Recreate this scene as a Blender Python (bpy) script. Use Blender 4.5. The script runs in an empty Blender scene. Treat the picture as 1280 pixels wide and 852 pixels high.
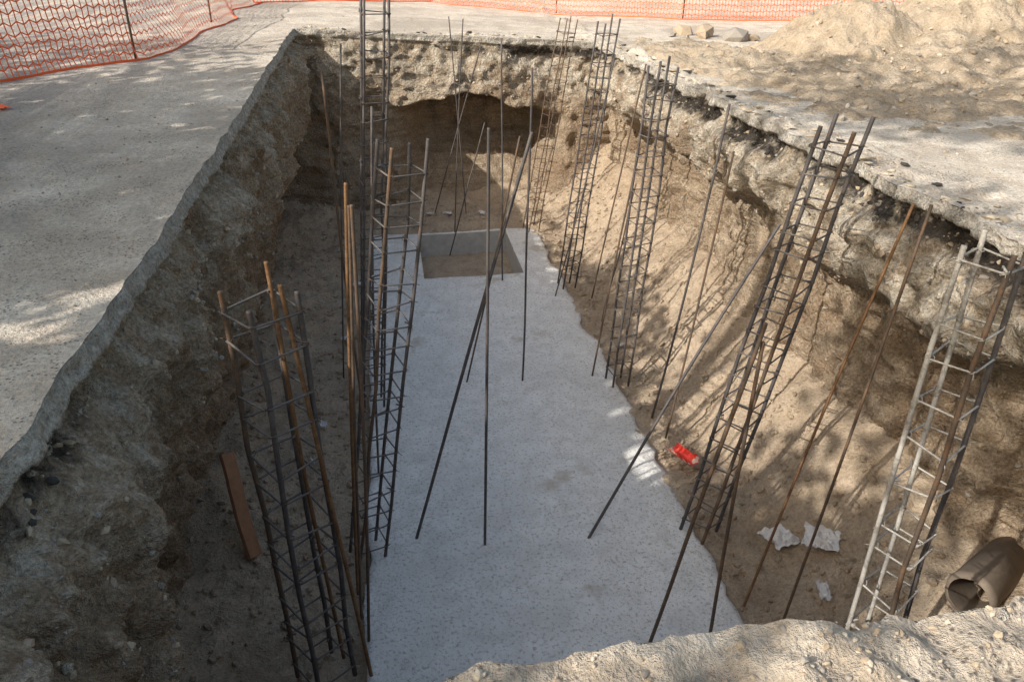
import bpy, math, random
import numpy as np
from mathutils import Vector, noise, Matrix
random.seed(7); np.random.seed(7)
scene=bpy.context.scene
scene.view_settings.view_transform='Standard'; scene.view_settings.look='None'; scene.view_settings.exposure=0

# ------------------------------------------------------------ helpers
def fbm(x,y,z,o=4): return noise.fractal(Vector((x,y,z)),0.9,2.1,o)
def ns(x,y=0.,z=0.): return noise.noise(Vector((x,y,z)))
def sm(x,a,b):
    t=(x-a)/(b-a); t=0. if t<0 else (1. if t>1 else t); return t*t*(3-2*t)
def link(o,parent=None):
    scene.collection.objects.link(o)
    if parent: o.parent=parent
    return o
def mesh_obj(name,verts,faces,mats,smooth=True,midx=None,parent=None):
    me=bpy.data.meshes.new(name)
    me.from_pydata([tuple(v) for v in verts],[],[tuple(f) for f in faces])
    for m in (mats if isinstance(mats,(list,tuple)) else [mats]): me.materials.append(m)
    if midx is not None: me.polygons.foreach_set('material_index',np.array(midx,dtype=np.int32))
    me.polygons.foreach_set('use_smooth',np.full(len(me.polygons),smooth,dtype=bool))
    me.update()
    return link(bpy.data.objects.new(name,me),parent)
def empty(name):
    o=bpy.data.objects.new(name,None); return link(o)

class NT:
    def __init__(s,name,rough=.9,spec=.2):
        s.m=bpy.data.materials.new(name); s.m.use_nodes=True; s.nt=s.m.node_tree
        s.b=s.nt.nodes['Principled BSDF']; s.b.inputs['Roughness'].default_value=rough
        s.b.inputs['Specular IOR Level'].default_value=spec
        g=s.nt.nodes.new('ShaderNodeNewGeometry'); s.pos=g.outputs['Position']
    def n(s,t,**k):
        nd=s.nt.nodes.new(t)
        for a,b in k.items(): setattr(nd,a,b)
        return nd
    def con(s,a,b):
        if isinstance(a,(int,float)): b.default_value=a
        elif isinstance(a,tuple): b.default_value=a if len(a)==4 else (*a,1)
        else: s.nt.links.new(a,b)
    def noise(s,scale,det=4,rough=.6,dist=0,vec=None):
        nd=s.n('ShaderNodeTexNoise'); nd.inputs['Scale'].default_value=scale; nd.inputs['Detail'].default_value=det
        nd.inputs['Roughness'].default_value=rough; nd.inputs['Distortion'].default_value=dist
        s.con(vec or s.pos,nd.inputs['Vector']); return nd.outputs['Fac']
    def vor(s,scale,vec=None):
        nd=s.n('ShaderNodeTexVoronoi',feature='F1'); nd.inputs['Scale'].default_value=scale
        s.con(vec or s.pos,nd.inputs['Vector']); return nd.outputs['Distance'],nd.outputs['Color']
    def ramp(s,f,stops,interp='LINEAR'):
        nd=s.n('ShaderNodeValToRGB'); cr=nd.color_ramp; cr.interpolation=interp
        while len(cr.elements)<len(stops): cr.elements.new(.5)
        for e,(p,c) in zip(cr.elements,stops):
            e.position=p; e.color=(c,c,c,1) if isinstance(c,(int,float)) else (*c,1)
        s.con(f,nd.inputs[0]); return nd.outputs[0]
    def mix(s,f,a,b,mode='MIX'):
        nd=s.n('ShaderNodeMix',data_type='RGBA',blend_type=mode)
        s.con(f,nd.inputs[0]); s.con(a,nd.inputs[6]); s.con(b,nd.inputs[7]); return nd.outputs[2]
    def math(s,op,a,b=0.,c=None,clamp=False):
        nd=s.n('ShaderNodeMath',operation=op,use_clamp=clamp); s.con(a,nd.inputs[0]); s.con(b,nd.inputs[1])
        if c is not None: s.con(c,nd.inputs[2])
        return nd.outputs[0]
    def hsum(s,*pairs):
        r=None
        for h,w in pairs:
            r=s.math('MULTIPLY',h,w) if r is None else s.math('MULTIPLY_ADD',h,w,r)
        return r
    def bump(s,h,dist=1.,strength=1.):
        nd=s.n('ShaderNodeBump'); nd.inputs['Distance'].default_value=dist; nd.inputs['Strength'].default_value=strength
        s.con(h,nd.inputs['Height']); return nd.outputs['Normal']
    def fin(s,col,nrm=None):
        s.con(col,s.b.inputs['Base Color'])
        if nrm: s.con(nrm,s.b.inputs['Normal'])
        return s.m

# ------------------------------------------------------------ materials
def mat_ground():
    t=NT('ground_dusty_pavement',.92)
    big=t.noise(.5,4,.65,.6); mid=t.noise(2.2,5,.68,.4); fine=t.noise(30,4,.8)
    base=t.mix(t.ramp(mid,[(.34,0.),(.66,1.)]),(.64,.555,.465),(.92,.84,.735))
    base=t.mix(t.ramp(big,[(.47,0.),(.60,.75)]),base,(.54,.475,.405))
    sep=t.n('ShaderNodeSeparateXYZ'); t.con(t.pos,sep.inputs[0])
    lft=t.math('MULTIPLY_ADD',sep.outputs[0],-.4,-.75,True)
    # tyre-dragged dirt streaks running along the pit on the west side
    mp=t.n('ShaderNodeMapping'); mp.inputs['Scale'].default_value=(2.6,.35,1); t.con(t.pos,mp.inputs[0])
    trk=t.noise(1.1,4,.7,.6,mp.outputs[0])
    lf=t.math('MULTIPLY',lft,t.ramp(trk,[(.42,.15),(.55,.9)]))
    base=t.mix(lf,base,(.38,.36,.35))
    nm=t.math('MULTIPLY_ADD',sep.outputs[1],-1.2,2.2,True)
    nm=t.math('MULTIPLY',nm,t.ramp(mid,[(.35,.95),(.65,.55)]))
    base=t.mix(nm,base,(.37,.305,.24))
    d,_=t.vor(40)
    dk=t.ramp(d,[(.15,1.),(.36,0.)]); dmask=t.ramp(t.noise(1.3,4,.8,.3),[(.47,0.),(.55,.9)])
    base=t.mix(t.math('MULTIPLY',dmask,dk),base,(.14,.12,.11))
    base=t.mix(.62,base,t.ramp(fine,[(.32,.42),(.60,1.)]),'MULTIPLY')
    return t.fin(base,t.bump(t.hsum((mid,.05),(fine,.026),(d,-.005))))
def mat_wall():
    t=NT('excavated_soil',.97,.1)
    at=t.n('ShaderNodeAttribute'); at.attribute_name='depth'; d=at.outputs['Fac']
    big=t.noise(1.5,4,.65,.5); mid=t.noise(6,5,.74,.3); fine=t.noise(40,4,.8)
    mp=t.n('ShaderNodeMapping'); mp.inputs['Scale'].default_value=(.5,.5,5.5); t.con(t.pos,mp.inputs[0])
    bed=t.noise(2.0,4,.65,.3,mp.outputs[0])
    sep=t.n('ShaderNodeSeparateXYZ'); t.con(t.pos,sep.inputs[0])
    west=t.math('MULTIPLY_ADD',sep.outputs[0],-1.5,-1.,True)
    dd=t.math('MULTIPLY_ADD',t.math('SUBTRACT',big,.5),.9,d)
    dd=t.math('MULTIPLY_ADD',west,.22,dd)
    dn=t.math('DIVIDE',dd,3.3)
    cal=t.mix(t.ramp(mid,[(.35,0.),(.60,1.)]),(.58,.46,.335),(.93,.845,.72))
    sand=t.mix(t.ramp(bed,[(.35,0.),(.65,1.)]),(.50,.375,.26),(.80,.66,.51))
    soil=t.mix(t.ramp(dn,[(.20,0.),(.36,1.)]),cal,sand)
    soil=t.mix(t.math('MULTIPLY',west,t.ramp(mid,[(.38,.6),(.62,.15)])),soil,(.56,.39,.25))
    soil=t.mix(t.ramp(t.math('MULTIPLY_ADD',bed,.4,t.math('MULTIPLY',big,.6)),[(.50,0.),(.58,.6)]),soil,(.33,.215,.13))
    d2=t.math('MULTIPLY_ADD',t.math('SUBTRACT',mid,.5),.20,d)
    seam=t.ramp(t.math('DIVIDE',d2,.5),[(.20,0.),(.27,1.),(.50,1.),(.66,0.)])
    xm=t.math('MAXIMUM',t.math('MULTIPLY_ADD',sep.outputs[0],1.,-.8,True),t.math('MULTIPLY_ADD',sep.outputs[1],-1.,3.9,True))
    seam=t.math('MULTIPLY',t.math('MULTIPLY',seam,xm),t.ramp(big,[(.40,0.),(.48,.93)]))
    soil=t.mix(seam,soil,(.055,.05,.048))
    slab=t.ramp(t.math('DIVIDE',d2,.5),[(.20,1.),(.27,0.)])
    soil=t.mix(slab,soil,t.mix(t.ramp(mid,[(.35,0.),(.6,1.)]),(.62,.55,.47),(.92,.87,.79)))
    peb,pc=t.vor(26)
    hsv=t.n('ShaderNodeSeparateColor'); t.con(pc,hsv.inputs[0])
    pm=t.math('MULTIPLY',t.ramp(peb,[(.2,1.),(.36,0.)]),t.ramp(hsv.outputs[0],[(.6,0.),(.65,.5)]))
    soil=t.mix(pm,soil,t.mix(hsv.outputs[1],(.38,.31,.23),(.82,.73,.61)))
    soil=t.mix(.82,soil,t.ramp(fine,[(.34,.32),(.62,1.)]),'MULTIPLY')
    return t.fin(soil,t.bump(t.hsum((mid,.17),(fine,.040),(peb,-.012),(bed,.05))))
def mat_soil(name,c1,c2,bumpd=.03):
    t=NT(name,.97,.1)
    mid=t.noise(2.5,5,.72,.3); fine=t.noise(32,4,.8)
    base=t.mix(t.ramp(mid,[(.3,0.),(.7,1.)]),c1,c2)
    base=t.mix(.65,base,t.ramp(fine,[(.32,.45),(.62,1.)]),'MULTIPLY')
    return t.fin(base,t.bump(t.hsum((mid,bumpd),(fine,.028))))
def mat_slab():
    t=NT('fresh_concrete',.72,.3)
    big=t.noise(.8,4,.65,.6); mid=t.noise(4,5,.72,.5); fine=t.noise(34,4,.8)
    base=t.mix(t.ramp(big,[(.35,0.),(.65,1.)]),(.84,.84,.83),(.97,.97,.96))
    base=t.mix(t.ramp(mid,[(.38,.6),(.56,0.)]),base,(.70,.69,.67))
    base=t.mix(t.ramp(fine,[(.39,.85),(.46,0.)]),base,(.44,.425,.395))
    base=t.mix(t.ramp(t.noise(.95,4,.75,.3),[(.60,0.),(.67,.7)]),base,(.54,.48,.40))
    mp=t.n('ShaderNodeMapping'); mp.inputs['Scale'].default_value=(1,1,0); t.con(t.pos,mp.inputs[0])
    dv,_=t.vor(.55,mp.outputs[0])
    arc=t.math('SINE',t.math('MULTIPLY_ADD',mid,3.2,t.math('MULTIPLY',dv,46.)))
    arc=t.math('MULTIPLY',arc,t.ramp(big,[(.42,.1),(.56,1.)]))
    base=t.mix(t.math('MULTIPLY',t.ramp(arc,[(.5,0.),(1.,1.)]),.26),base,(.58,.57,.55))
    return t.fin(base,t.bump(t.hsum((arc,.005),(mid,.045),(fine,.013))))
def mat_steel(name,c1,c2,c3,f,met=.35):
    t=NT(name,.66,.35); t.b.inputs['Metallic'].default_value=met
    a=t.noise(9,3,.7); b=t.noise(60,2,.7)
    base=t.mix(t.ramp(a,[(f,0.),(f+.12,1.)]),c1,c2)
    base=t.mix(t.ramp(b,[(.52,0.),(.66,.85)]),base,c3)
    return t.fin(base)
def mat_plain(name,c,rough=.7,var=.5,scale=30):
    t=NT(name,rough,.3)
    f=t.noise(scale,3,.7)
    base=t.mix(var,c,t.ramp(f,[(.3,.5),(.7,1.)]),'MULTIPLY')
    return t.fin(base,t.bump(f,.006,.6))
M_ground=mat_ground(); M_wall=mat_wall()
M_floor=mat_soil('trench_sand',(.44,.34,.245),(.68,.555,.425),.12)
M_mound=mat_soil('loose_sand',(.44,.35,.255),(.68,.575,.455),.11)
M_slab=mat_slab(); M_form_shade=mat_plain('formed_concrete_shaded_side',(.55,.55,.55),.8,.5,9)  # formed slab sides, shade painted in as a darker grey than the top
M_steel=mat_steel('dark_steel',(.09,.088,.095),(.14,.13,.13),(.17,.105,.07),.5,.2)
M_tie=mat_steel('grey_steel',(.13,.125,.13),(.20,.19,.185),(.19,.125,.08),.5,.2)
M_rust=mat_steel('rusty_steel',(.18,.095,.045),(.25,.14,.07),(.10,.065,.045),.45,.05)
M_mixst=mat_steel('weathered_steel',(.12,.09,.07),(.18,.11,.068),(.08,.07,.065),.46,.1)
M_cem=mat_steel('cement_coated_steel',(.44,.42,.39),(.26,.24,.22),(.54,.52,.48),.48,.0)

# ------------------------------------------------------------ pit geometry
XL,XR,YN,YF=-1.5,3.8,1.35,14.4
def G(x,y):
    z=.26*sm(y,4,14.4)*min(1,max(-.25,(3.0-x)/4.5))
    z+=.02*ns(x*.9,y*.9,3.)+.006*fbm(x*5,y*5,1.,3)
    w=math.exp(-((y-1.1)/.42)**2)*(1 if -2.2<x<5 else .3)
    if w>.02: z+=w*(.07*fbm(x*3.3,y*3.3,7.,6)+.035*fbm(x*11,y*11,7.,4))
    if x>XR-.3: z+=.11*math.exp(-((x-4.0)/.33)**2)*max(0,fbm(x*2.8,y*2.8,9.,6)+.1)
    return z
def warp(x,y):
    fl=.034*fbm(y*2.0,0,11.,6)
    fr=.08*fbm(y*1.8,5,21.,6)+.03*ns(y*.5,9.)
    fn=.10*fbm(x*2.0,5,31.,6); ff=.07*fbm(x*1.2,5,41.,5)
    X=x+fl*math.exp(-((x-XL)/.3)**2)+fr*math.exp(-((x-XR)/.3)**2)
    Y=y+fn*math.exp(-((y-YN)/.3)**2)+ff*math.exp(-((y-YF)/.35)**2)
    return X,Y
def lines(lo,hi,a,b,inn,d0,g):
    r=[a+(b-a)*i/inn for i in range(inn+1)]
    def go(start,end,sgn):
        l=[];p=start;d=d0
        while (p-end)*sgn<0:
            p+=sgn*d; l.append(p)
            if abs(p-start)>1.3: d*=g
        return l
    return list(reversed(go(a,lo,-1)))+r+go(b,hi,1)
xs=lines(-150,150,XL,XR,180,.035,1.045); ys=lines(-60,300,YN,YF,330,.028,1.04)
nx,ny=len(xs),len(ys)
V=[];F=[];vid={}
for j,y in enumerate(ys):
    for i,x in enumerate(xs):
        inside=XL+1e-6<x<XR-1e-6 and YN+1e-6<y<YF-1e-6
        if inside: continue
        X,Y=warp(x,y); vid[(i,j)]=len(V); V.append((X,Y,G(X,Y)))
for j in range(ny-1):
    for i in range(nx-1):
        cx=(xs[i]+xs[i+1])/2; cy=(ys[j]+ys[j+1])/2
        if XL<cx<XR and YN<cy<YF: continue
        F.append((vid[(i,j)],vid[(i+1,j)],vid[(i+1,j+1)],vid[(i,j+1)]))
ground=mesh_obj('ground',V,F,M_ground)

def ridge(x,y,z): return 1-abs(fbm(x,y,z,4))*2
def offL(y,t):
    th=.12+.03*ns(y*1.5,33.)
    o=-.03*sm(t,.0,th)+sm(t,th,th+.03)*.11-sm(t,.2,.5)*(.11+.09*ns(y*.7,2.)+.12*sm(y,5,2))*(1-sm(t,1.2,2.0))
    o+=sm(t,1.2,2.1)*.45
    o+=sm(t,.0,.05)*.025*fbm(y*8,t*8,80.,3)
    o+=sm(t,.13,.3)*(.20*fbm(y*1.3,t*1.1,5.,5)+.09*fbm(y*5,t*3.6,6.,6)-.09*ridge(y*2.0,t*1.6,60.))
    o+=sm(t,.6,1.3)*.30*max(0,ns(y*.9,t*.5,50.))
    return o
def offR(y,t):
    th=.09+.04*ns(y*1.5,43.)
    o=-.03*sm(t,.0,th)+sm(t,th,th+.04)*.08-sm(t,.2,.4)*(.17+.10*ns(y*.8,3.))*(1-sm(t,.65,1.1))
    arch=.9+.40*ns(y*.75,17.)
    o+=sm(t,arch-.12,arch+.2)*(.38+.34*ns(y*.8,t*.4,8.))
    o-=sm(t,1.8,3.)*.25
    o+=sm(t,.0,.05)*.045*fbm(y*7,t*8,81.,4)
    o+=sm(t,.13,.3)*(.12*fbm(y*1.3,t*1.4,15.,5)+.07*fbm(y*4.5,t*4.5,16.,6)-.04*ridge(y*2.2,t*3,61.))
    return o
def offF(x,t):
    o=sm(t,.10,.13)*.03
    a=sm(x,-.1,.9)*sm(x,3.3,2.5)
    edge=.98+.20*abs(x-1.5)+.10*ns(x*2,5)
    o-=.14*sm(t,.2,.6)*a*(1-sm(t,edge-.05,edge+.05))
    o+=sm(t,edge-.04,edge+.10)*1.1*a
    o-=sm(t,1.7,3.1)*(.3+.2*sm(x,1,3.5)+.65*a)
    o+=sm(t,.0,.05)*.04*fbm(x*7,t*8,82.,4)
    o+=sm(t,.13,.3)*(.12*fbm(x*1.3,t*1.2,25.,5)+.07*fbm(x*4.5,t*4.5,26.,6))
    return o
def offN(x,t): return .12*sm(t,.1,.6)+.08*fbm(x*2,t*2,35.,4)*sm(t,.02,.2)
per=[]
def seg(ax,ay,bx,by,d):
    n=int(math.hypot(bx-ax,by-ay)/d)
    for i in range(n): per.append((ax+(bx-ax)*i/n,ay+(by-ay)*i/n))
seg(XL,YN,XL,YF,.024); seg(XL,YF,XR,YF,.035); seg(XR,YF,XR,YN,.028); seg(XR,YN,XL,YN,.035)
ts=[-1,0,.02,.045,.07,.09,.105,.12,.14]+[.165+.028*i for i in range(115)]
WV=[];dep=[]
for (bx,by) in per:
    X0,Y0=warp(bx,by); z0=G(X0,Y0)
    wl=sm(bx,XL+.35,XL); wr=sm(bx,XR-.35,XR); wn=sm(by,YN+.35,YN); wf=sm(by,YF-.35,YF)
    for t in ts:
        if t<0:
            WV.append((X0-.03*wl+.03*wr,Y0+.03*wf-.03*wn,z0-.02)); dep.append(0.); continue
        if t==0: ox=oy=0.
        else:
            ox=(-offL(by,t)*wl if wl else 0)+(offR(by,t)*wr if wr else 0)
            oy=(offF(bx,t)*wf if wf else 0)-(offN(bx,t)*wn if wn else 0)
        zz=z0-t-.001
        if t>.2: zz+=.03*ns(X0*5,Y0*5,t*5)
        WV.append((X0+ox,Y0+oy,zz)); dep.append(t)
nt_=len(ts);np_=len(per);WF=[]
for i in range(np_):
    k=(i+1)%np_
    for j in range(nt_-1):
        WF.append((i*nt_+j,i*nt_+j+1,k*nt_+j+1,k*nt_+j))
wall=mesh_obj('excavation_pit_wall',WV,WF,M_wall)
at=wall.data.attributes.new('depth','FLOAT','POINT'); at.data.foreach_set('value',np.array(dep,dtype=np.float32))

# trench floor
SX0,SX1,SY0,SY1=-.45,2.45,1.2,13.0
RX0,RX1,RY0,RY1=.35,1.9,10.95,12.9
def floorz(x,y):
    z=-3.07+.85*sm(x,2.75,4.3)+.12*sm(-x,1.1,2.)+.14*sm(y,12.9,13.15)+.25*sm(y,13.7,14.8)
    z+=.10*fbm(x*1.1,y*1.1,55.,5)+.04*fbm(x*5,y*5,56.,5)
    if SX0+.02<x<SX1-.12 and y<SY1-.05: z=min(z,-3.12)-.22
    if RX0-.1<x<RX1+.1 and RY0-.1<y<RY1+.04: z=-3.40+.03*fbm(x*4,y*4,57.,4)
    return z
V=[];F=[]
fx=[-2.6+.04*i for i in range(181)]; fy=[.9+.04*i for i in range(375)]
for y in fy:
    for x in fx: V.append((x,y,floorz(x,y)))
n=len(fx)
for j in range(len(fy)-1):
    for i in range(n-1): F.append((j*n+i,j*n+i+1,(j+1)*n+i+1,(j+1)*n+i))
mesh_obj('trench_floor',V,F,M_floor)

# foundation slab with a recess at the far end
V=[];F=[];mi=[];vid={}
NX,NY=58,236
def slz(x,y): return -3.0+.014*fbm(x*1.2,y*1.2,61.,4)+.006*fbm(x*9,y*9,62.,3)
for j in range(NY+1):
    for i in range(NX+1):
        x=SX0+.05*i; y=SY0+.05*j
        if RX0+.01<x<RX1-.01 and RY0+.01<y<RY1-.01: continue
        wx=sm(x,1.9,2.45)*(.09*fbm(y*1.7,0,63.,5)+.06*ns(y*.6,2.))-sm(-x,-.1,.45)*.05*fbm(y*1.5,3,64.,4)
        z=slz(x,y)-(.03*sm(x,2.3,2.45))
        vid[(i,j)]=len(V); V.append((x+wx,y,z))
edges={}
for j in range(NY):
    for i in range(NX):
        cx=SX0+.05*(i+.5); cy=SY0+.05*(j+.5)
        if RX0<cx<RX1 and RY0<cy<RY1: continue
        f=(vid[(i,j)],vid[(i+1,j)],vid[(i+1,j+1)],vid[(i,j+1)]); F.append(f)
        for a,b in zip(f,f[1:]+f[:1]): edges[(a,b)]=1
low={}
def lo(v):
    if v not in low:
        low[v]=len(V); V.append((V[v][0],V[v][1],-3.55))
    return low[v]
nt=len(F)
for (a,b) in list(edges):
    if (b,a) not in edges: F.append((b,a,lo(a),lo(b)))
slab=mesh_obj('concrete_foundation_slab',V,F,[M_slab,M_form_shade],True,[0]*nt+[1]*(len(F)-nt))
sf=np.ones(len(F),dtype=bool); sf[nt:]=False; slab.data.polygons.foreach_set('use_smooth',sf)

# ------------------------------------------------------------ sand mounds
PK=[(7.3,11.8,.98,1.8,1.7),(9.3,11.9,1.4,2.3,2.3),(8.2,10.6,.55,2.3,2.1),(6.6,10.4,.24,2.7,2.6),(8.6,9.0,.25,2.6,2.3),(12,12.5,1.3,2.8,2.6),(5.4,11.6,.17,2.0,1.9),(6.3,8.6,.14,1.9,1.8),(4.9,12.9,.13,1.2,1.5)]
def moundh(x,y,seed=70.):
    h=-.12
    wx=x+.5*fbm(x*.9,y*.9,seed,4); wy=y+.5*fbm(x*.9,y*.9,seed+9,4)
    for (px,py,hh,rx,ry) in PK:
        r=math.sqrt(((wx-px)/rx)**2+((wy-py)/ry)**2)
        if r<1.3: h=max(h,hh*(1-math.sqrt(r*r+.012)))
    if h>-.1: h+=.09*fbm(x*2,y*2,seed+3,6)+.035*fbm(x*8,y*8,seed+4,4)
    return h
V=[];F=[];st=.04;x0,x1,y0,y1=4.0,14,6.2,16
nx=int((x1-x0)/st);ny=int((y1-y0)/st)
for j in range(ny+1):
    for i in range(nx+1):
        x=x0+st*i;y=y0+st*j; V.append((x,y,G(x,y)+moundh(x,y)-.01-.3*sm(x,4.3,4.0)))
for j in range(ny):
    for i in range(nx):
        a=j*(nx+1)+i; F.append((a,a+1,a+nx+2,a+nx+1))
mesh_obj('sand_mound',V,F,M_mound)

# ------------------------------------------------------------ stones
t_=(1+5**.5)/2
ico=np.array([(-1,t_,0),(1,t_,0),(-1,-t_,0),(1,-t_,0),(0,-1,t_),(0,1,t_),(0,-1,-t_),(0,1,-t_),(t_,0,-1),(t_,0,1),(-t_,0,-1),(-t_,0,1)],float)
ico/=np.linalg.norm(ico[0])
icf=[(0,11,5),(0,5,1),(0,1,7),(0,7,10),(0,10,11),(1,5,9),(5,11,4),(11,10,2),(10,7,6),(7,1,8),(3,9,4),(3,4,2),(3,2,6),(3,6,8),(3,8,9),(4,9,5),(2,4,11),(6,2,10),(8,6,7),(9,8,1)]
def stones(name,pts,mats,smooth=False,flat=1.):
    V=[];F=[];mi=[]
    for (x,y,z,s) in pts:
        b=len(V)
        ax=Vector((random.random()-.5,random.random()-.5,random.random()-.5)).normalized() if flat==1. else Vector((.15,.1,1)).normalized()
        R=np.array(Matrix.Rotation(random.random()*6.28,3,ax))
        sc=np.array([s*random.uniform(.7,1.3),s*random.uniform(.6,1.1),s*random.uniform(.45,.85)*flat])
        v=(ico*(1+np.random.uniform(-.28,.28,(12,1)))*sc)@R.T+np.array((x,y,z))
        V.extend(map(tuple,v)); F.extend([(a+b,c+b,d+b) for a,c,d in icf]); mi.extend([random.randrange(len(mats))]*20)
    return mesh_obj(name,V,F,mats,smooth,mi)
M_st=[mat_plain('stone_pale',(.60,.54,.45)),mat_plain('stone_brown',(.45,.36,.27)),mat_plain('stone_grey',(.38,.345,.31)),mat_plain('stone_buff',(.54,.45,.34))]
pts=[]
for k in range(9500):
    r=random.random()
    s=.004+.012*random.random()**3
    if r<.45: x=random.uniform(-2.0,4.6); y=random.uniform(.5,YN+.0)
    elif r<.68: x=random.uniform(-7,-1.55); y=random.uniform(1.5,13)
    elif r<.88: x=XR+.05+abs(random.gauss(0,.9)); y=random.uniform(2,14)
    else: x=random.uniform(-4,9); y=random.uniform(14.5,20)
    pts.append((x,y,G(x,y)+s*.2,s))
for k in range(900):
    x=random.uniform(4.6,10); y=random.uniform(7,12.5); h=moundh(x,y)
    if h<0: continue
    s=.01+.035*random.random()**4; pts.append((x,y,G(x,y)+h+s*.2,s))
stones('gravel',pts,M_st)
pts=[]
for k in range(7000):
    x=random.uniform(-2.0,-.5) if random.random()<.4 else random.uniform(2.5,3.9); y=random.uniform(2,14.4); s=.008+.04*random.random()**4
    pts.append((x,y,floorz(x,y)+s*.25,s))
for k in range(300):
    x=random.uniform(-.4,2.3);y=random.uniform(13.1,14.4); s=.01+.04*random.random()**3; pts.append((x,y,floorz(x,y)+s*.25,s))
stones('soil_clods',pts,[M_floor,M_floor,M_mound])
pts=[]
for k in range(8000):
    i=random.randrange(np_); j=random.randrange(10,50 if random.random()<.75 else 100)
    v=WV[i*nt_+j]; s=.006+.026*random.random()**4
    pts.append((v[0],v[1],v[2],s))
stones('embedded_stones',pts,[M_st[1],M_st[3],M_st[2],M_wall])
pts=[]
for k in range(1000):
    i=random.randrange(np_); v=WV[i*nt_+random.randrange(7,14)]
    if fbm(v[0]*.9,v[1]*.9,90.,2)<.05 or (v[0]<0 and v[1]>3.6): continue
    pts.append((v[0],v[1],v[2],.010+.028*random.random()**2))
M_asph=mat_plain('asphalt_lump',(.07,.066,.064),.9)
stones('asphalt_lumps',pts,[M_asph])
pts=[]
for k in range(420):
    if random.random()<.65: x=XR+.04+abs(random.gauss(0,.16)); y=random.uniform(2.,14.2)
    else: x=random.uniform(-1.4,3.7); y=YF+.05+abs(random.gauss(0,.2))
    s=.015+.06*random.random()**3; pts.append((x,y,G(x,y)+s*.15,s))
stones('broken_pavement_chips',pts,[M_st[0],M_st[3],M_st[0],M_asph],False,.5)
pts=[]
for (x,y,s) in [(5.75,15.3,.2),(6.05,14.9,.26),(6.35,14.2,.24),(5.9,14.6,.14),(6.7,14.2,.16),(5.45,15.0,.1),(6.2,15.3,.13),(6.9,14.5,.08),(5.6,14.6,.07)]:
    pts.append((x,y,G(x,y)+s*.3,s))
stones('concrete_rubble',pts,[M_st[1],M_st[2],M_st[2]],False,.95)

# ------------------------------------------------------------ steel
class MB:
    def __init__(s): s.V=[];s.F=[];s.mi=[]
    def tube(s,pts,r,n=7,mi=0,closed=False,ribs=False):
        P=[Vector(p) for p in pts]
        if ribs:
            Q=[]
            for a,b in zip(P,P[1:]):
                m=max(1,int((b-a).length/.0095))
                Q+= [a.lerp(b,k/m) for k in range(m)]
            Q.append(P[-1]); P=Q
        m=len(P); b0=len(s.V)
        up=Vector((.31,.17,.93)) if abs((P[1]-P[0]).normalized().z)<.9 else Vector((1,.2,.1))
        for k in range(m):
            if closed: t=(P[(k+1)%m]-P[k-1])
            else: t=P[min(m-1,k+1)]-P[max(0,k-1)]
            t.normalize(); u=t.cross(up).normalized(); w=t.cross(u)
            rr=r*(1.13 if (ribs and k%2) else 1.)
            for q in range(n):
                a=6.28318*q/n; s.V.append(P[k]+u*(rr*math.cos(a))+w*(rr*math.sin(a)))
        for k in range(m if closed else m-1):
            kk=(k+1)%m
            for q in range(n):
                qq=(q+1)%n
                s.F.append((b0+k*n+q,b0+k*n+qq,b0+kk*n+qq,b0+kk*n+q)); s.mi.append(mi)
        if not closed:
            s.F.append(tuple(b0+q for q in range(n))[::-1]); s.F.append(tuple(b0+(m-1)*n+q for q in range(n))); s.mi+= [mi,mi]
    def obj(s,name,mats,parent=None): return mesh_obj(name,s.V,s.F,mats,True,s.mi,parent)
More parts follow.
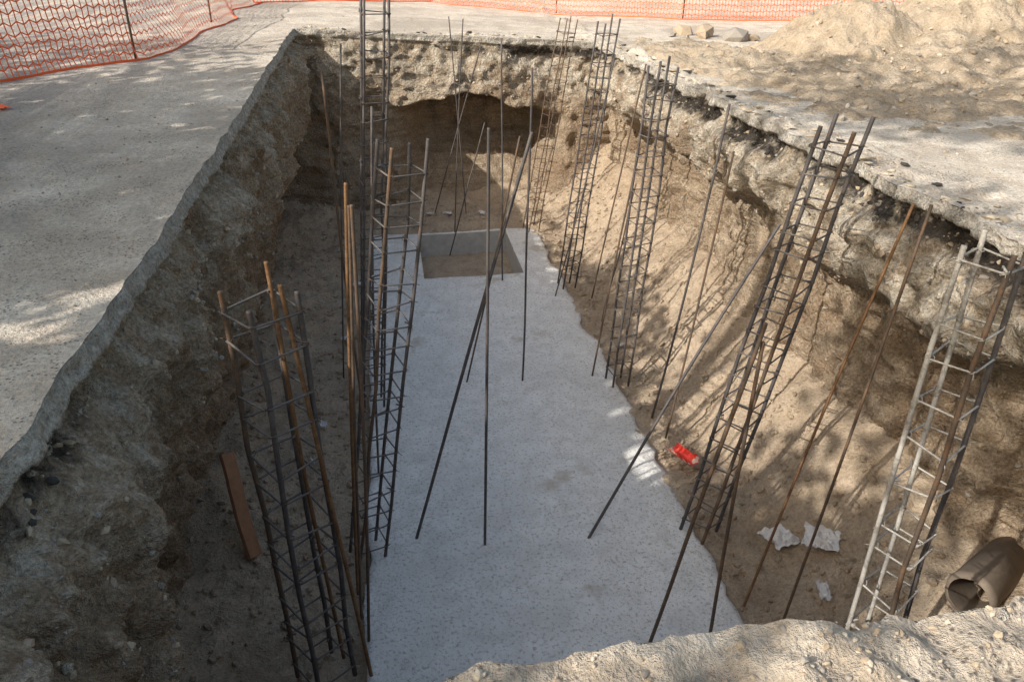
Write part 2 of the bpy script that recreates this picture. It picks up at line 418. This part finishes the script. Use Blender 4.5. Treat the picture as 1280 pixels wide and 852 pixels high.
def cage(base,top,side,yaw,nring,r,mats,near=False,splay=1.0,first=.05,twist=0.,side2=None,barm=(0,0,0,0),tie=None):
    E=empty('rebar_column_cage'); B=Vector((base[0],base[1],-3.03)); T=Vector(top)
    side2=side2 or side
    def corner(q,u):
        a=yaw+twist*u; sc=1+(splay-1)*u
        x=(side/2)*sc*(1 if q in(0,3) else -1); y=(side2/2)*sc*(1 if q<2 else -1)
        return B.lerp(T,u)+Vector((x*math.cos(a)-y*math.sin(a),x*math.sin(a)+y*math.cos(a),0))
    m=MB()
    for q in range(4):
        j=[Vector((random.gauss(0,.009),random.gauss(0,.009),0)) for _ in range(7)]; j[0]*=0
        ext=random.uniform(-.06,.08)
        pts=[corner(q,min(1,k/6))+j[k] for k in range(7)]; pts[-1]=pts[-1]+(T-B).normalized()*ext
        m.tube(pts,r,8,barm[q],ribs=near)
    m.obj('longitudinal_bars',mats,E)
    m=MB(); rr=r*.46
    for k in range(nring):
        u=first+(.955-first)*(k+random.uniform(-.2,.2))/(nring-1)
        tilt=[random.gauss(0,.018) for _ in range(4)]
        cs=[]
        c0=sum((corner(q,u) for q in range(4)),Vector())/4
        for q in range(4):
            c=corner(q,u); d=(c-c0).normalized(); c=c+d*(r*1.35)+Vector((0,0,tilt[q])); cs.append(c)
        pts=[]
        for q in range(4):
            a=cs[q];p=cs[q-1];nx_=cs[(q+1)%4]
            pts.append(a+(p-a).normalized()*r*1.3); pts.append(a+(nx_-a).normalized()*r*1.3)
        m.tube(pts,rr,6,0,closed=True)
        a=cs[k%4]; m.tube([a+Vector((0,0,rr*1.6)),a+(c0-a)*.3+Vector((0,0,.02))],rr,6,0)
        for q in range(4):
            c=corner(q,u)+Vector((0,0,tilt[q])); 
            ring=[c+Vector((math.cos(a_)*(r*1.4),math.sin(a_)*(r*1.4),.012*math.sin(a_*1+q))) for a_ in [0,1.05,2.1,3.14,4.2,5.24]]
            m.tube(ring,.003,4,1,closed=True)
            if near:
                d=(c-c0).normalized()
                m.tube([c+d*r*1.2,c+d*(r*1.2+.018)+Vector((random.gauss(0,.01),random.gauss(0,.01),random.uniform(-.02,.02)))],.0025,4,1)
    m.obj('stirrups_and_ties',[tie or M_tie,M_cem if tie is M_cem else M_mixst],E)
    return E
DS=[M_steel,M_rust,M_mixst]
cage((-.74,3.92),(-.76,3.92,.0),.29,math.radians(38),13,.0155,DS,True,1.0,barm=(0,2,0,0))
cage((-.46,5.10),(.08,5.12,.47),.23,math.radians(20),18,.013,DS,True,1.05,barm=(0,0,2,0))
cage((-.42,7.5),(-.03,7.5,1.45),.22,math.radians(8),23,.0125,DS,False,1.0,tie=M_steel)
cage((2.36,12.9),(2.95,13.0,.45),.21,math.radians(20),18,.010,[M_mixst,M_steel,M_mixst],False,1.0,tie=M_mixst)
cage((2.46,10.4),(2.90,10.4,.70),.20,math.radians(12),19,.0125,DS,False,1.0,tie=M_steel)
cage((2.44,7.54),(2.68,7.54,.57),.20,math.radians(10),19,.013,DS,False,1.0)
cage((2.46,4.95),(3.10,4.95,.56),.23,math.radians(36),17,.0145,[M_steel,M_mixst,M_cem],True,1.08,barm=(0,0,1,0))
cage((2.42,2.62),(2.70,2.92,.48),.195,math.radians(28),15,.0125,[M_cem,M_mixst,M_steel],True,1.0,barm=(0,0,1,2),tie=M_cem)
def rod(b,t,mat,r=.0105,bow=0.,z0=-3.02):
    B=Vector((b[0],b[1],z0)); T=Vector(t); pts=[]
    d=Vector((random.gauss(0,1),random.gauss(0,1),0)).normalized()*(bow+random.gauss(0,.022))
    k2=random.gauss(0,.004)
    for k in range(15):
        u=k/14; pts.append(B.lerp(T,u)+d*math.sin(math.pi*u)+Vector((k2*math.sin(u*9),k2*math.cos(u*7)*u,0)))
    m=MB(); m.tube(pts,r,7,0,ribs=b[1]<6)
    return m.obj('starter_rebar_rod',[mat])
R=[((-.037,5.22),(.993,5.42,.449),M_steel,.013),((.551,5.05),(.637,5.05,.571),M_steel,.0115),((1.336,7.73),(1.408,7.73,.533),M_steel,.012),
((.672,7.78),(1.301,7.78,-.131),M_mixst,.011),((1.458,4.99),(3.261,5.887,-.52),M_steel,.013),((1.529,10.715),(1.539,10.715,.465),M_steel,.012),
((.821,11.9),(1.45,12.0,-.9),M_steel,.011),((2.177,7.70),(2.586,7.80,-.306),M_mixst,.011),((2.617,6.75),(3.05,6.75,.33),M_steel,.0125),
((2.64,6.36),(2.97,6.36,.0),M_mixst,.011),((1.59,3.74),(2.09,3.74,-.32),M_mixst,.013),((2.06,3.71),(2.10,3.75,-.45),M_mixst,.012),
((2.5,4.06),(3.2,4.2,.2),M_rust,.010),((2.67,3.79),(3.13,3.95,.28),M_mixst,.010),((-.52,7.25),(-.56,7.25,.62),M_mixst,.013),
((-.53,4.66),(-.29,4.66,.36),M_rust,.012),((-.44,4.16),(-.24,4.16,.38),M_mixst,.011),((-.50,4.40),(-.27,4.40,.30),M_mixst,.010),((-.77,8.16),(-.42,8.16,.74),M_steel,.010),
((1.27,13.5),(1.07,13.5,.49),M_steel,.010),((.66,13.7),(1.6,13.6,.02),M_steel,.011),((2.73,9.9),(3.28,9.9,.22),M_mixst,.011),
((2.68,9.14),(3.02,9.14,-1.1),M_mixst,.010),((-.42,3.86),(-.64,3.88,.05),M_rust,.013),((-.62,4.05),(-.73,4.1,.10),M_rust,.013),((-.36,6.2),(-.13,6.25,.5),M_steel,.011),((2.2,10.0),(2.95,10.2,.3),M_steel,.010),((1.0,12.95),(1.25,12.95,.5),M_steel,.010)]
for b,t,mt,r in R: rod(b,t,mt,r)

# ------------------------------------------------------------ safety fence
M_or=NT('orange_plastic',.45,.4); M_or=M_or.fin((.92,.15,.04))
def fence():
    E=empty('orange_safety_fence')
    poly=[(-9.5,7.6),(-4.6,10.3),(-3.3,11.5),(-3.1,15.5),(-3.0,20.0),(1.3,22.0),(4.2,20.0),(6.8,18.2),(10.5,17.0),(15,15.6)]
    P=[Vector((x,y,0)) for x,y in poly]; pts=[]; dS=.07
    for a,b in zip(P,P[1:]):
        m=int((b-a).length/dS); pts+=[a.lerp(b,k/m) for k in range(m)]
    rows=10; V=[];F=[]
    grid=[]
    for i,p in enumerate(pts):
        q=pts[min(i+1,len(pts)-1)]; o=pts[max(i-1,0)]; t=(q-o).normalized(); nn=Vector((t.y,-t.x,0))
        s=i*dS; sag=.06*ns(s*.6,1.)+.05*math.sin(s*1.3)
        col=[]
        for j in range(rows):
            h=j/(rows-1); zz=h*(1.0+sag)-.01+.03*ns(s*1.1,h*3)
            lean=.40*(1-h)**2*(ns(s*.4,3)+.6)+.09*ns(s*1.2,h*2.5,4)
            zz+=(.022*(1 if (i%2) else -1)) if 0<j<rows-1 else 0
            c=p+nn*lean*1.0+t*(.03*ns(s*2,h*4,8)); c.z=G(p.x,p.y)+max(.01,zz); col.append((c,nn,t))
        grid.append(col)
    def quad(a,b,w,wd,nn):
        k=len(V); V.extend([a-wd*w,b-wd*w,b+wd*w,a+wd*w]); F.append((k,k+1,k+2,k+3))
    for i in range(len(grid)-1):
        for j in range(rows):
            a,nn,t=grid[i][j]; b=grid[i+1][j][0]
            quad(a,b,.009 if 0<j<rows-1 else .016,Vector((0,0,1)),nn)
            if j<rows-1:
                c=grid[i][j+1][0]; quad(a+nn*.003,c+nn*.003,.007,t,nn)
    mesh_obj('net',V,F,M_or,False,parent=E)
    for k,(x,y) in enumerate([(-6.4,9.2),(-3.27,11.4),(-3.05,15.6),(-2.9,20.05),(1.3,22.1),(4.25,20.1),(6.85,18.3),(10.5,17.1)]):
        m=MB(); z=G(x,y); m.tube([(x,y,z-.1),(x+.01,y,z+.6),(x+.03,y-.02,z+1.25)],.016,8); m.obj('post_%d'%(k+1),[M_mixst],E)
fence()
# ------------------------------------------------------------ small debris
def crumple(name,c,sx,sy,amp,mat,seed,yaw=0,n=18,curl=0):
    V=[];F=[]
    for j in range(n+1):
        for i in range(n+1):
            u=i/n-.5;v=j/n-.5
            e=1+.25*ns(u*3,v*3,seed)
            x=u*sx*e;y=v*sy*e; z=amp*(abs(fbm(u*2.5,v*2.5,seed+2,2))*1.2)+.012
            if curl: a=u*curl; x=math.sin(a)*sx/curl; z+= (1-math.cos(a))*sx/curl
            V.append((c[0]+x*math.cos(yaw)-y*math.sin(yaw),c[1]+x*math.sin(yaw)+y*math.cos(yaw),c[2]+z))
    for j in range(n):
        for i in range(n):
            a=j*(n+1)+i; F.append((a,a+1,a+n+2,a+n+1))
    return mesh_obj(name,V,F,mat,False)
M_white=mat_plain('white_plastic',(.72,.72,.73),.4,.2,12)
t=NT('printed_foil',.35,.5); M_pr=t.fin(t.mix(t.ramp(t.noise(8,2,.5),[(.58,0.),(.62,1.)]),(.72,.05,.03),(.80,.62,.5)))
crumple('snack_wrapper',(2.66,5.95,-2.98),.20,.32,.05,M_pr,3,.4,curl=2.6)
def fz4(x,y,r=.12): return max(floorz(x+a,y+b) for a in(-r,0,r) for b in(-r,0,r))
crumple('plastic_bag',(3.05,4.62,fz4(3.05,4.62)),.26,.24,.08,M_white,8,.3)
crumple('plastic_bag',(3.30,4.42,fz4(3.3,4.42)-.02),.26,.28,.08,M_white,18,1.)
crumple('discarded_glove',(3.10,3.98,fz4(3.10,3.98,.06)),.10,.19,.05,M_white,28,-.3,curl=2.0)
for (x,y,s) in [(.93,13.65,.12),(1.52,13.4,.12),(.61,13.75,.10),(-.66,11.0,.13),(-.95,7.1,.09),(-1.0,6.5,.06),(2.75,8.4,.07),(-.8,9.2,.07)]:
    crumple('paper_litter',(x,y,fz4(x,y,.04)),s,s*1.3,.05,M_white,x*7,y,curl=1.5,n=8)
crumple('orange_tape',(-4.05,8.85,G(-4.05,8.85)),.10,.6,.04,M_or,5,.9)
M_wood=mat_plain('rusty_brown_board',(.34,.18,.10),.8,.5,14)
def board(name,a,b,w,th,mat):
    a=Vector(a);b=Vector(b);d=(b-a).normalized();s=d.cross(Vector((.9,-.4,.2))).normalized();n_=d.cross(s)
    V=[];F=[];N=12
    for k in range(N+1):
        p=a.lerp(b,k/N)+n_*.012*math.sin(k*.4); ww=w*(1+.06*ns(k*.7,4))
        for (i,j) in [(-1,-1),(1,-1),(1,1),(-1,1)]: V.append(p+s*i*ww/2+n_*j*th/2)
    for k in range(N):
        for q in range(4): F.append((k*4+q,k*4+(q+1)%4,k*4+4+(q+1)%4,k*4+4+q))
    F.append((0,3,2,1));F.append((N*4,N*4+1,N*4+2,N*4+3))
    return mesh_obj(name,V,F,mat,False)
board('wooden_board',(-1.40,5.2,-3.0),(-1.62,5.75,-2.30),.16,.03,M_wood)
def pipe(c,d,r,th,L):
    c=Vector(c);d=Vector(d).normalized();u=d.cross(Vector((0,0,1))).normalized();w=u.cross(d)
    V=[];F=[];n=36
    prof=[(0,r-th),(0,r),(.05,r+.012),(.07,r+.006),(L,r),(L,r-th),(0.002,r-th-.001)]
    for (l,rr) in prof:
        for q in range(n):
            a=6.2832*q/n; e=rr*(1+.02*ns(q*.4,l*5)); V.append(c+d*(l+.012*ns(q*.7,1.))+u*e*math.cos(a)+w*e*math.sin(a))
    for k in range(len(prof)-1):
        for q in range(n): F.append((k*n+q,k*n+(q+1)%n,(k+1)*n+(q+1)%n,(k+1)*n+q))
    return mesh_obj('drain_pipe',V,F,mat_plain('clay_pipe',(.27,.22,.175),.9,.5,10))
pipe((3.62,3.24,-2.25),(.86,.50,-.10),.15,.022,.75)

# ------------------------------------------------------------ shade trees west of the pit
M_bark=mat_plain('bark',(.16,.12,.09),.9,.6,12)
M_leaf=NT('leaves',.6,.3).fin((.09,.12,.04)); M_leaf2=NT('leaves_dark',.6,.3).fin((.055,.085,.025))
def tree(x,y,h,crown,ncl,nleaf,seed,ls=.1,cs=1.):
    rnd=random.Random(seed); E=empty('shade_tree'); m=MB()
    z0=G(x,y)-.1; tr=[Vector((x,y,z0)),Vector((x+.1,y+.05,z0+h*.2)),Vector((x+.05,y-.1,z0+h*.42)),Vector((x+.2,y,z0+h*.6)),Vector((x+.1,y+.1,z0+h*.9))]
    for a,b,r in zip(tr,tr[1:],[.2,.17,.13,.08]): m.tube([a,a.lerp(b,.5),b],r,10)
    cl=[]
    cx,cy,cz,rx,ry,rz=crown
    for k in range(ncl):
        while True:
            p=Vector([rnd.uniform(-1,1) for _ in range(3)])
            if .2<p.length<1: break
        c=Vector((cx+p.x*rx,cy+p.y*ry,cz+p.z*rz)); cl.append(c)
        a=tr[rnd.randrange(2,5)]; mid=a.lerp(c,.5)+Vector((0,0,.3)); m.tube([a,mid,c],.025,5)
    m.obj('trunk_and_limbs',[M_bark],E)
    V=[];F=[];mi=[]
    for c in cl:
        R_=rnd.uniform(.45,.95)*cs; mm=rnd.randrange(2)
        for l in range(nleaf):
            p=c+Vector((rnd.gauss(0,R_*.55),rnd.gauss(0,R_*.55),rnd.gauss(0,R_*.4)))
            u=Vector([rnd.gauss(0,1) for _ in range(3)]).normalized(); w=u.orthogonal().normalized(); s=rnd.uniform(ls*.7,ls*1.3)
            k=len(V); V.extend([p-u*s,p+w*s*.5,p+u*s,p-w*s*.5]); F.append((k,k+1,k+2,k+3)); mi.append(mm)
    mesh_obj('foliage',V,F,[M_leaf,M_leaf2],False,mi,parent=E)
tree(-8.2,-.4,6.0,(-8.0,-.2,4.3,2.7,2.6,1.0),42,140,1,.14,1.2)
tree(-8.9,3.9,6.0,(-8.5,4.0,4.3,2.8,3.0,1.0),38,130,2,.14,1.3)
tree(-10.5,8.2,6.0,(-10.2,8.3,4.6,2.6,2.4,1.0),16,120,5,.13,1.4)
tree(-8.0,-3.4,10.0,(-7.6,-3.2,8.3,3.4,3.0,1.2),8,140,3,.11,1.1)
tree(-6.8,1.9,11.0,(-5.2,2.2,9.6,2.4,2.4,.9),10,160,9,.12,1.1)

# ------------------------------------------------------------ light, sky, camera
el=math.radians(36); az=(.88,.475)
d=Vector((az[0]*math.cos(el),az[1]*math.cos(el),-math.sin(el)))
sun=bpy.data.lights.new('sun','SUN'); sun.energy=5.0; sun.angle=math.radians(.5); sun.color=(1,.93,.82)
so=link(bpy.data.objects.new('sun',sun)); so.rotation_euler=d.to_track_quat('-Z','Y').to_euler(); so.location=(-20,-10,20)
w=bpy.data.worlds.new('World'); scene.world=w; w.use_nodes=True; wn=w.node_tree
sk=wn.nodes.new('ShaderNodeTexSky'); sk.sky_type='NISHITA'; sk.sun_disc=False; sk.sun_elevation=el
sk.sun_rotation=math.atan2(-az[0],-az[1])%(2*math.pi); sk.dust_density=5.0; sk.air_density=1.9; sk.ozone_density=1.2
bg=wn.nodes['Background']; bg.inputs[1].default_value=.15; wn.links.new(sk.outputs[0],bg.inputs[0])
cam=bpy.data.cameras.new('camera'); cam.lens=27; cam.sensor_width=36; cam.clip_end=2000; cam.clip_start=.05
co=link(bpy.data.objects.new('camera',cam)); co.location=(0,0,1.7); co.rotation_euler=(math.radians(62),0,math.radians(-8.9))
scene.camera=co
